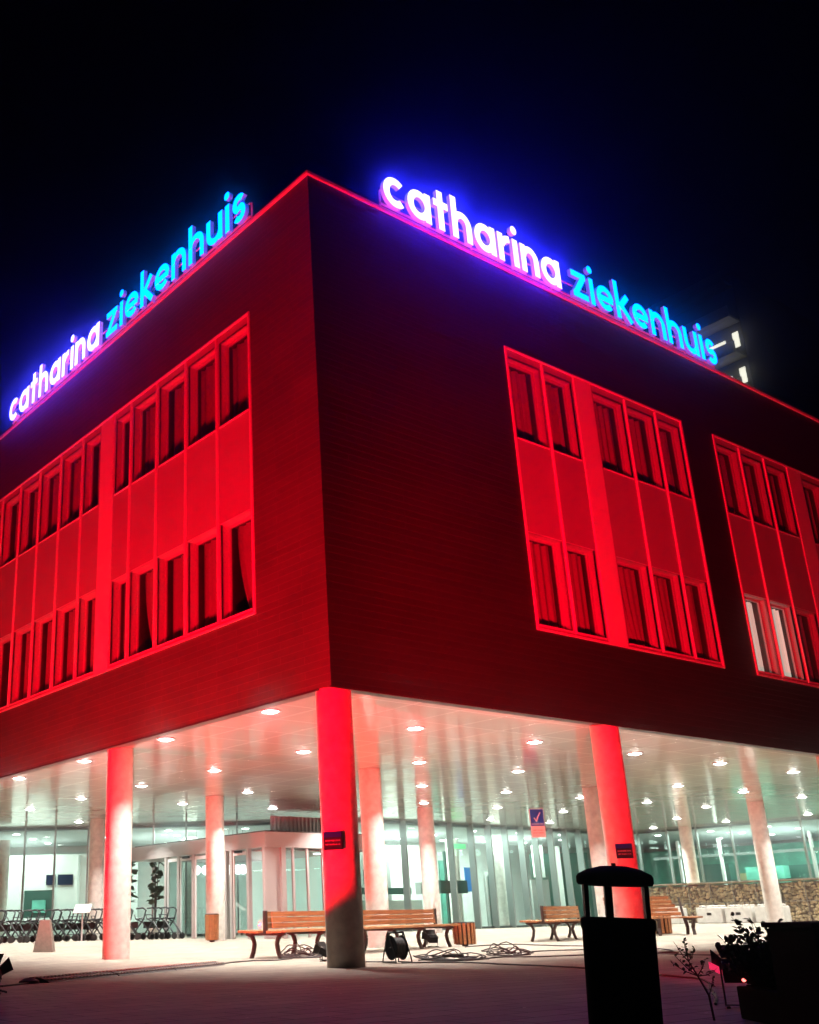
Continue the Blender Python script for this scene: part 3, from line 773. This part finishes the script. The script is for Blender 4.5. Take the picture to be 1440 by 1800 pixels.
# dark cabinet and planter bed at the right
t = thing('utility_cabinet', 'black squat cabinet at the right edge behind the bush', 'cabinet', (-3.86, -9.22, 0), math.atan2(-.59, .8))
b = MB(); b.box(-.52, -.25, 0, .9, .35, .575); b.build('cabinet_body', 'black_plastic', t, bevel=.015)
b = MB(); b.box(-.54, -.27, .575, .92, .37, .605); b.build('lid', 'black_plastic', t, bevel=.01)
b = MB(); b.box(-.1, -.362, .05, -.09, -.352, .57); b.box(.1, -.37, .3, .13, -.352, .4); b.build('door_gap', 'black_metal', t)
t = thing('planter_bed', 'low black planter edge below the bush at lower right', 'planter', (-3.2, -8.72, 0), math.atan2(-.59, .8))
b = MB(); b.box(-.62, -.35, 0, 1.3, .45, .2); b.build('planter_box', 'black_plastic', t, bevel=.01)
b = MB(); b.box(-.57, -.3, .19, 1.25, .4, .21); b.build('soil', 'soil', t)

# ------------------------------------------------------------------ plants
def leaf(b, p, d, l, w, up=None):
    d = Vector(d).normalized(); u = Vector(up or (random.uniform(-1,1), random.uniform(-1,1), random.uniform(-.2,1))).normalized()
    s = d.cross(u); s = s.normalized() if s.length > 1e-4 else Vector((1,0,0)); n = s.cross(d); p = Vector(p)
    b.add([p, p + d*l*.35 + s*w/2 + n*l*.05, p + d*l*.75 + s*w*.38 + n*l*.04, p + d*l - n*l*.06, p + d*l*.75 - s*w*.38 + n*l*.04, p + d*l*.35 - s*w/2 + n*l*.05],
          [(0, 1, 2, 3), (0, 3, 4, 5)])
def bush():
    t = thing('bush', 'dense leafy bush beside the black cabinet at lower right', 'bush', (-3.33, -8.19, .15))
    fo = MB(); st = MB(); R = random.Random(11); random.seed(11)
    for k in range(95):
        a = R.uniform(0, 6.28); rr = R.uniform(.02, .32); h = R.uniform(.1, .42) * (1.05 - rr * .9)
        tip = Vector((math.cos(a) * rr * .8 * 1.25 + math.sin(a) * rr * .4, -math.cos(a) * rr * .59 * 1.25 + math.sin(a) * rr * .55, h)); base = Vector((math.cos(a) * .04, math.sin(a) * .04, 0))
        mid = base.lerp(tip, .55) + Vector((0, 0, .03)); pts = [base, mid, tip]; st.tube(pts, [.005, .003, .0015], 5)
        for q in range(13):
            f = .25 + .75 * q / 12; p = base.lerp(tip, f) + Vector((0, 0, .03 * math.sin(f * 3)))
            dd = (tip - base).normalized() * .5 + Vector((R.uniform(-1,1), R.uniform(-1,1), R.uniform(-.3,.8)))
            leaf(fo, p, dd, R.uniform(.035, .06), R.uniform(.024, .04))
    for k in range(5):   # a few longer shoots over the top
        a = R.uniform(2.2, 4.5); tip = Vector((math.cos(a) * .18 - .02, math.sin(a) * .18, R.uniform(.42, .5))); st.tube([(0,0,.1), tip * .6 + Vector((0,0,.05)), tip], [.004, .003, .001], 5)
        for q in range(6): leaf(fo, tip * (.7 + .06 * q), Vector((R.uniform(-1,1), R.uniform(-1,1), R.uniform(-.2,.6))), .05, .028)
    fo.build('foliage', 'leaf_dark', t); st.build('stems', 'bark', t)
bush()
def sapling():
    t = thing('sapling', 'thin young plant with sparse leaves between the bin and the bush', 'plant', (-3.65, -7.93, 0))
    o = Vector((-3.65, -7.93, 0)); st = MB(); fo = MB(); R = random.Random(5); random.seed(5)
    main = [Vector(p) - o for p in ((-3.65,-7.93,0), (-3.65,-7.92,.15), (-3.675,-7.875,.27), (-3.70,-7.84,.36), (-3.71,-7.83,.49))]
    st.tube(main, [.008, .007, .006, .004, .002], 6)
    br = [(main[2], (-3.75,-7.77,.40)), (main[2], (-3.76,-7.76,.345)), (main[2], (-3.64,-7.93,.375)), (main[3], (-3.67,-7.88,.44)), (main[1], (-3.62,-7.95,.26)), (main[2], (-3.61,-7.97,.3)), (main[3], (-3.74,-7.79,.46))]
    segs = []
    for a, c in br:
        c = Vector(c) - o; m = a.lerp(c, .5) + Vector((0, 0, -.01)); st.tube([a, m, c], [.004, .003, .0015], 5); segs += [(a, c)]
    segs.append((main[2], main[4])); segs.append((main[3], main[4]))
    for a, c in segs:
        for q in range(9):
            f = .25 + .8 * q / 8; leaf(fo, a.lerp(c, min(f, 1.0)), (R.uniform(-1,1), R.uniform(-1,1), R.uniform(-.4,.7)), R.uniform(.022,.038), R.uniform(.012,.02))
    fo.build('foliage', 'leaf', t); st.build('stem', 'bark', t)
sapling()
def indoor_plant(x, y, h, label, n=26, seed=1):
    t = thing('indoor_plant', label, 'plant', (x, y, .14)); R = random.Random(seed); random.seed(seed)
    b = MB(); b.lathe([(.16, 0), (.22, .4), (.19, .4), (.17, .36)], n=16); b.build('pot', 'concrete', t)
    st = MB(); fo = MB()
    for k in range(3):
        dx = R.uniform(-.3, .3); dy = R.uniform(-.3, .3); st.tube([(0,0,.36), (dx*.4, dy*.4, h*.5), (dx, dy, h)], [.03, .02, .01], 6)
        for q in range(n): 
            f = .4 + .6 * q / n; leaf(fo, (dx * f, dy * f, h * f), (R.uniform(-1,1), R.uniform(-1,1), R.uniform(-.5,.7)), R.uniform(.22,.36), R.uniform(.12,.2))
    fo.build('foliage', 'leaf_dark', t); st.build('stem', 'bark', t)
indoor_plant(9.7, 23.0, 3.0, 'tall dark leafed plant inside the glass left of the porch', 16, 2)
indoor_plant(10.2, 22.0, 3.1, 'second dark plant with drooping leaves inside the glass beside the porch', 20, 9)
indoor_plant(5.9, 28.6, 1.9, 'green fronded plant inside the glass at the far left', 18, 4)

# ------------------------------------------------------------------ rollators
def rollator():
    t = thing('rollator', 'x', 'walking frame', (0, 0, 0), 0, 'parked wheeled walking frames by the glass')
    b = MB()
    for s in (-.27, .27):
        b.tube([(-.3, s, .12), (.05, s, .62), (.12, s, .88), (.02, s, .95), (-.08, s, .94)], .024, 6)
        b.tube([(.32, s, .12), (.02, s, .52), (-.2, s, .62)], .024, 6)
        b.tube([(-.2, s, .62), (.08, s, .66)], .014, 6)
    b.tube([(-.2, -.27, .62), (-.24, -.27, .74), (-.24, .27, .74), (-.2, .27, .62)], .014, 6)
    b.tube([(0.02, -.27, .5), (0.02, .27, .5)], .012, 6); b.tube([(-.26, -.27, .2), (.26, .27, .2)], .01, 5); b.tube([(-.26, .27, .2), (.26, -.27, .2)], .01, 5)
    b.build('frame', 'frame_grey', t)
    b = MB(); b.box(-.2, -.24, .6, .08, .24, .625); b.build('seat', 'black_plastic', t)
    b = MB(); b.box(-.34, -.2, .34, -.12, .2, .54); b.build('basket', 'black_metal', t)
    for x in (-.3, .32):
        for s in (-.29, .29):
            w = MB(); w.lathe([(.062, -.018), (.095, -.018), (.1, 0), (.095, .018), (.062, .018), (.062, -.018)], n=16, axis='y'); o = w.build('wheel', 'tyre', t, loc=(x, s, .1))
            r = MB(); r.lathe([(.0001, -.016), (.045, -.012), (.06, -.012), (.06, .012), (.045, .012), (.0001, .016)], n=10, axis='y'); r.build('rim', 'rim', o)
    for s in (-.27, .27):
        h = MB(); h.tube([(-.08, s, .94), (-.2, s, .93)], .022, 6); h.build('handle', 'rubber', t)
    return t
r0 = rollator(); spots = []
a, c = Vector((3.3, 20.3)), Vector((6.9, 19.95))
for k in range(11): spots.append(a.lerp(c, k / 10))
a, c = Vector((7.1, 19.35)), Vector((8.5, 18.3))
for k in range(5): spots.append(a.lerp(c, k / 4))
words = ['leftmost', 'second from the left', 'third from the left', 'fourth from the left', 'fifth from the left', 'sixth from the left', 'seventh from the left', 'eighth from the left', 'ninth from the left', 'tenth from the left', 'last before the pale column', 'first right of the red column', 'second right of the red column', 'third right of the red column', 'fourth right of the red column', 'nearest to the porch']
for k, p in enumerate(spots):
    o = r0 if k == 0 else copy_tree(r0)
    o.location = (p.x, p.y, G(p.x, p.y)); o.rotation_euler = (0, 0, math.radians(random.uniform(-58, -28)))
    o['label'] = 'dark wheeled walking frame parked by the glass, ' + words[k]
# info stand
t = thing('information_stand', 'white tilted information panel on a slim post beside the walking frames', 'sign', (5.92, 19.3, .13), math.radians(-40))
b = MB(); b.tube([(0, 0, 0), (0, 0, .92)], .03, 8); b.lathe([(.16, 0), (.16, .015)], n=16); b.build('post', 'ring', t)
b = MB(); b.bar((-.26, 0, .96), (.26, 0, .96), .42, .025, up=(0, -.6, .8)); b.build('panel', 'white_plastic', t)
# bollard
b = MB(); P0 = [(-.23, -.2), (.23, -.2), (.23, .2), (-.23, .2)]
b.add([(x, y, 0) for x, y in P0] + [(x * .5, y * .5, .7) for x, y in P0], [(3,2,1,0), (4,5,6,7), (0,1,5,4), (1,2,6,5), (2,3,7,6), (3,0,4,7)])
o = b.build('bollard', 'concrete_brown', None, loc=(.86, 11.41, .06), bevel=.015); o.rotation_euler = (0, 0, math.radians(-35)); tag(o, 'brown tapered concrete bollard in front of the walking frames', 'bollard')

# ------------------------------------------------------------------ small signs
def text(name, s, size, m, parent, loc, rot, align='CENTER'):
    c = bpy.data.curves.new(name, 'FONT'); c.body = s; c.size = size; c.align_x = align; c.align_y = 'CENTER'; c.extrude = .001
    o = bpy.data.objects.new(name, c); COL.objects.link(o); o.parent = parent; o.location = loc; o.rotation_euler = rot
    c.materials.append(MAT[m]); bpy.context.view_layer.update()
    me = bpy.data.meshes.new_from_object(o.evaluated_get(bpy.context.evaluated_depsgraph_get())); q = bpy.data.objects.new(name, me); COL.objects.link(q)
    q.parent = parent; q.location = loc; q.rotation_euler = rot; bpy.data.objects.remove(o); bpy.data.curves.remove(c); return q
VF = math.atan2(-.6, .8)    # facing the forecourt
t = thing('hanging_sign', 'blue notice with a white tick above a white field hanging from the canopy', 'sign', (14.24, 7.89, 3.06), VF)
hw, hh = .2, .39
b = MB(); b.box(-hw, -.012, -hh, hw, .012, hh); b.build('backing', 'sign_white', t, bevel=.006)
b = MB(); b.box(-hw + .015, -.018, -.08, hw - .015, -.0125, hh - .015); b.build('blue_field', 'sign_blue', t)
b = MB()
for p, q, w in (((-.09, .15), (-.025, .04), .035), ((-.03, .035), (.02, .17), .035), ((.02, .165), (.1, .29), .03)):
    b.bar((p[0], -.022, p[1]), (q[0], -.022, q[1]), .004, w, up=(0, 0, 1)) if 0 else b.bar((p[0], -.021, p[1]), (q[0], -.021, q[1]), .004, w, up=(-(q[1]-p[1]), 0, q[0]-p[0]))
b.build('tick', 'sign_white', t)
text('caption', 'ROOKVRIJ', .07, 'sign_white', t, (0, -.02, -.03), (math.pi/2, 0, 0))
text('caption', 'NIET ROKEN', .05, 'sign_red', t, (0, -.0135, -.2), (math.pi/2, 0, 0)); text('caption', 'OP DIT TERREIN', .04, 'sign_red', t, (0, -.0135, -.27), (math.pi/2, 0, 0))
b = MB(); b.tube([(-.15, 0, hh - .01), (-.15, 0, ZC - 3.06)], .004, 5); b.tube([(.15, 0, hh - .01), (.15, 0, ZC - 3.06)], .004, 5); b.build('wires', 'wire', t)
def column_sign(cx, cy_, r, ang, z, label):
    t = thing('column_sign', label, 'sign', (cx + (r + .012) * math.cos(ang), cy_ + (r + .012) * math.sin(ang), z), ang + math.pi / 2, 'small notices fixed to the columns')
    b = MB(); b.box(-.15, -.008, -.13, .15, .008, .13); b.build('plate', 'sign_navy', t, bevel=.004)
    b = MB(); b.box(-.145, -.013, .05, .145, -.0085, .125); b.build('blue_band', 'sign_blue', t)
    text('caption', 'ROOKVRIJE ZONE', .03, 'sign_white', t, (0, -.0095, 0), (math.pi/2, 0, 0)); text('caption', 'NIET ROKEN A.U.B.', .028, 'sign_white', t, (0, -.0095, -.055), (math.pi/2, 0, 0))
column_sign(.3, .3, .28, math.radians(207), 1.75, 'dark notice plate with two text lines on the red corner column')
column_sign(7.2, .29, .27, math.radians(228), 1.72, 'blue topped notice plate on the red column behind the black bin')

# ------------------------------------------------------------------ cables, ramp, reel, floodlights
def smooth_path(pts, n=8):
    pts = [Vector((*p[:2], (p[2] if len(p) > 2 else G(*p[:2]) + .012))) for p in pts]; out = []
    for i in range(len(pts) - 1):
        p0, p1, p2, p3 = pts[max(i-1, 0)], pts[i], pts[i+1], pts[min(i+2, len(pts)-1)]
        for k in range(n):
            t = k / n; out.append(.5 * ((2*p1) + (p2-p0)*t + (2*p0-5*p1+4*p2-p3)*t*t + (3*p1-p0-3*p2+p3)*t**3))
    out.append(pts[-1]); return out
def cable(pts, label, r=.011):
    b = MB(); pp = smooth_path(pts); R = random.Random(len(label))
    for i in range(1, len(pp) - 1): pp[i] += Vector((R.uniform(-.012, .012), R.uniform(-.012, .012), 0)) 
    b.tube(pp, r, 6); tag(b.build('cable', 'cable'), label, 'cable', 'power cables across the paving')
cable([(-5.5, -.9), (-5.22, .12), (-4.95, .3), (-4.5, .62)], 'black cable from the left floodlight to the cable ramp')
cable([(-.31, 2.85), (.2, 3.3), (-.1, 2.9), (.34, 3.25), (.96, 3.5), (1.3, 3.3), (1.9, 3.6)], 'dark cable leaving the right end of the cable ramp')
cable([(1.95, 2.9), (1.5, 2.1), (1.5, 1.3), (1.75, .8)], 'cable passing behind the foot of the red corner column')
cable([(1.99, .24), (2.71, .1), (3.74, .41), (4.17, -.06), (5.01, -.32), (5.66, -.73), (6.3, -1.2)], 'dark cable from the middle coil towards the black bin')
cable([(1.5, .4), (2.0, -.36), (1.8, -1.51), (1.46, -2.93), (.59, -4.6), (.04, -5.54), (-1.5, -6.6), (-2.6, -7.3)], 'cable running from the reel out to the right hand floodlight')
cable([(7.74, 4.94), (8.8, 5.38), (9.65, 5.19), (9.2, 4.0), (8.96, 2.84), (9.3, 1.5)], 'thin cable on the pale paving beyond the long bench')
cable([(4.4, .9), (5.4, 1.5), (6.6, 1.6), (7.9, .55), (7.4, -.3), (6.74, -.77), (6.0, -.94), (5.65, -2.09), (5.91, -2.79), (7.2, -4.5)], 'cable looping from the right coil past the black bin')
def coil(x, y, n, R0, H, label, seed):
    R = random.Random(seed); pts = []
    for k in range(n * 10):
        a = 2 * math.pi * k / 10; rr = R0 * (1 + .5 * math.sin(k * .37)) * R.uniform(.75, 1.15); z = .015 + H * abs(math.sin(k * .21)) * R.uniform(.2, 1) * (.5 + .5 * math.sin(a))
        pts.append((x + math.cos(a) * rr * 1.4 * .8 + R.uniform(-.03,.03), y - math.cos(a) * rr * 1.4 * .6 + math.sin(a) * rr * .5, z + G(x, y)))
    b = MB(); b.tube(smooth_path(pts, 3), .0095, 6); tag(b.build('cable_coil', 'cable'), label, 'cable', 'tangled cable heaps on the paving')
coil(2.25, 3.75, 11, .2, .26, 'tangled cable heap left of the red corner column', 1)
coil(2.65, .45, 11, .26, .16, 'tangled cable heap right of the cable reel', 2)
coil(4.3, .75, 9, .2, .22, 'tangled cable heap furthest right, left of the black bin', 3)
# ramp
t = thing('cable_ramp', 'low grey cable protector strip lying across the left paving', 'cable ramp', (0, 0, 0))
rp = [Vector((-4.41, .73, 0)), Vector((-3.05, 1.40, 0)), Vector((-1.70, 2.11, 0)), Vector((-.31, 2.85, 0))]
for p, q in zip(rp[:-1], rp[1:]):
    d = (q - p).normalized(); q = q - d * .03; s = Vector((-d.y, d.x, 0)); b = MB()
    prof = [(-.24, .0), (-.2, .02), (-.1, .055), (.1, .055), (.2, .02), (.24, .0)]
    vs = [e + s * w + Vector((0, 0, z)) for e in (p, q) for w, z in prof]; n = 6
    b.add(vs, [(i, i+1, n+i+1, n+i) for i in range(n-1)] + [(0, n, 2*n-1, n-1), tuple(range(n))[::-1], tuple(range(n, 2*n))])
    b.cur = 1
    for k in range(20):
        for w, z in ((-.17, .036), (-.06, .06), (.06, .06), (.17, .036)):
            c = p.lerp(q, (k + .5) / 20) + s * w; b.bar(c - d * .022 + Vector((0,0,z)), c + d * .022 + Vector((0,0,z)), .07, .008)
    b.build('ramp_segment', ['ramp', 'concrete'], t)
b = MB(); b.lathe([(.13, 0), (.12, .03), (.06, .06), (.0001, .065)], c=(-4.5, .68, 0), n=16); b.build('end_cap', 'rubber', t)
# reel
t = thing('cable_reel', 'black cable drum on a tubular stand beside the red corner column', 'cable reel', (1.62, .62, 0), math.radians(-12))
b = MB()
for s in (-.1, .1): b.lathe([(.175, s - .006), (.18, s), (.175, s + .006)], c=(0, 0, .22), n=28, axis='x')
b.build('drum_flange', 'black_plastic', t)
b = MB(); b.lathe([(.14, -.09), (.14, .09)], c=(0, 0, .22), n=24, axis='x'); 
for k in range(7): b.lathe([(.14, -.085 + k*.027 - .012), (.153, -.085 + k*.027), (.14, -.085 + k*.027 + .012)], c=(0, 0, .22), n=20, axis='x')
b.build('wound_cable', 'cable', t)
b = MB()
for s in (-.14, .14):
    b.tube([(s, -.2, .012), (s, .2, .012), (s, .17, .1), (s, .0, .44), (s, -.17, .1), (s, -.2, .012)], .012, 6)
b.tube([(-.14, 0, .44), (.14, 0, .44)], .014, 8); b.tube([(-.14, 0, .22), (.14, 0, .22)], .012, 6); b.build('stand', 'black_metal', t)

def floodlight(loc, aim, label, scale=1., lens='red_lens', group='stage floodlights on the ground', power=0, spot=60, blend=.6, emit=RED, red_glow=False):
    d = (Vector(aim) - Vector(loc)); rz = math.atan2(d.y, d.x); el = math.atan2(d.z, math.hypot(d.x, d.y))
    t = thing('floodlight', label, 'floodlight', (loc[0], loc[1], G(loc[0], loc[1])), rz, group); s = scale; h = loc[2] - G(loc[0], loc[1])
    rot = Matrix.Rotation(-el, 3, 'Y')
    def tr(b):
        b.v = [tuple(rot @ Vector(v) * s + Vector((0, 0, h))) for v in b.v]; return b
    b = MB(); b.box(-.16, -.11, -.07, .03, .11, .07); 
    for k in range(5): b.box(-.15 + k*.035, -.118, -.078, -.14 + k*.035, .118, .078)
    tr(b).build('housing', 'black_metal', t)
    b = MB(); b.box(.031, -.098, -.06, .036, .098, .06); tr(b).build('lens', lens, t)
    for (a, c, e, f) in (((.035,-.11,.07), (.035,.11,.07), (.15,.15,.14), (.15,-.15,.14)), ((.035,-.11,-.07), (.035,.11,-.07), (.15,.15,-.14), (.15,-.15,-.14)),
                        ((.035,-.11,-.065), (.035,-.11,.065), (.14,-.2,.1), (.14,-.2,-.1)), ((.035,.11,-.065), (.035,.11,.065), (.14,.2,.1), (.14,.2,-.1))):
        b = MB(); b.quad(a, c, e, f); o = tr(b).build('barn_door', 'black_metal', t); m = o.modifiers.new('s', 'SOLIDIFY'); m.thickness = .004
    b = MB(); b.tube([(-.05 * s, -.135 * s, h), (-.05 * s, -.135 * s, .02), (-.05 * s, .135 * s, .02), (-.05 * s, .135 * s, h)], .008, 6); b.box(-.12*s, -.135*s, 0, .02*s, -.1*s, .015); b.box(-.12*s, .1*s, 0, .02*s, .135*s, .015)
    b.build('yoke', 'black_metal', t)
    if red_glow:
        b = MB(); b.quad((.05,.12,-.13), (.05,.12,-.05), (.13,.23,-.03), (.13,.23,-.11)); o = tr(b).build('glowing_flap', 'red_glow', t); m = o.modifiers.new('s', 'SOLIDIFY'); m.thickness = .003  # flap with the lamp's red light put in as its own glow
        b = MB(); b.lathe([(.0001, -.166), (.016, -.168), (.02, -.16)], c=(0, -.06, -.04), n=10, axis='x'); tr(b).build('light_leak', 'red_lens', t)  # glowing disc added for light leaking from the housing back
    if power:
        dn = d.normalized(); l = lamp('flood_lamp', 'SPOT', Vector(loc) + dn * .16 * s, aim, power, emit, shadow_soft_size=.05, spot_size=math.radians(spot), spot_blend=blend)
        l.parent = t; l.matrix_parent_inverse = Matrix.LocRotScale(t.location, t.rotation_euler, None).inverted()
    return t
floodlight(FLOOD_L, (0, 4.6, 8.8), 'black floodlight at the far left edge throwing red light on the left face', .95, power=9800, spot=103, blend=.12)
floodlight((-6.6, 8.0, .2), (0, 8.8, 7.6), 'black floodlight further along the left face, outside the picture', .95, power=7800, spot=98, blend=.3)
floodlight(FLOOD_R, (8.6, 0, 8.4), 'black floodlight with open flaps glowing red beside the bush', .75, power=22000, spot=80, blend=1.0, red_glow=True)
floodlight((1.55, 2.3, .16), (.3, 7.3, 2.4), 'small black floodlight on the paving left of the red corner column', .75, lens='hole', group='small unlit floodlights')
floodlight((7.9, 6.1, .2), (9, 9, 1.5), 'small black floodlight in the shade beneath the long bench', .9, lens='hole', group='small unlit floodlights')

# ------------------------------------------------------------------ haze added to spread the sign glow
def haze(dens, g):
    b = MB(); b.box(-60, -60, -1, 110, 90, 53)
    m = bpy.data.materials.new('haze'); m.use_nodes = True; nt = m.node_tree; nt.nodes.remove(nt.nodes['Principled BSDF'])
    v = nt.nodes.new('ShaderNodeVolumePrincipled'); v.inputs['Density'].default_value = dens; v.inputs['Anisotropy'].default_value = g
    v.inputs['Color'].default_value = (.95, .95, .97, 1); nt.links.new(v.outputs[0], nt.nodes['Material Output'].inputs['Volume']); MAT['haze'] = m
    o = b.build('haze', 'haze'); o['kind'] = 'stuff'
haze(.006, .986)
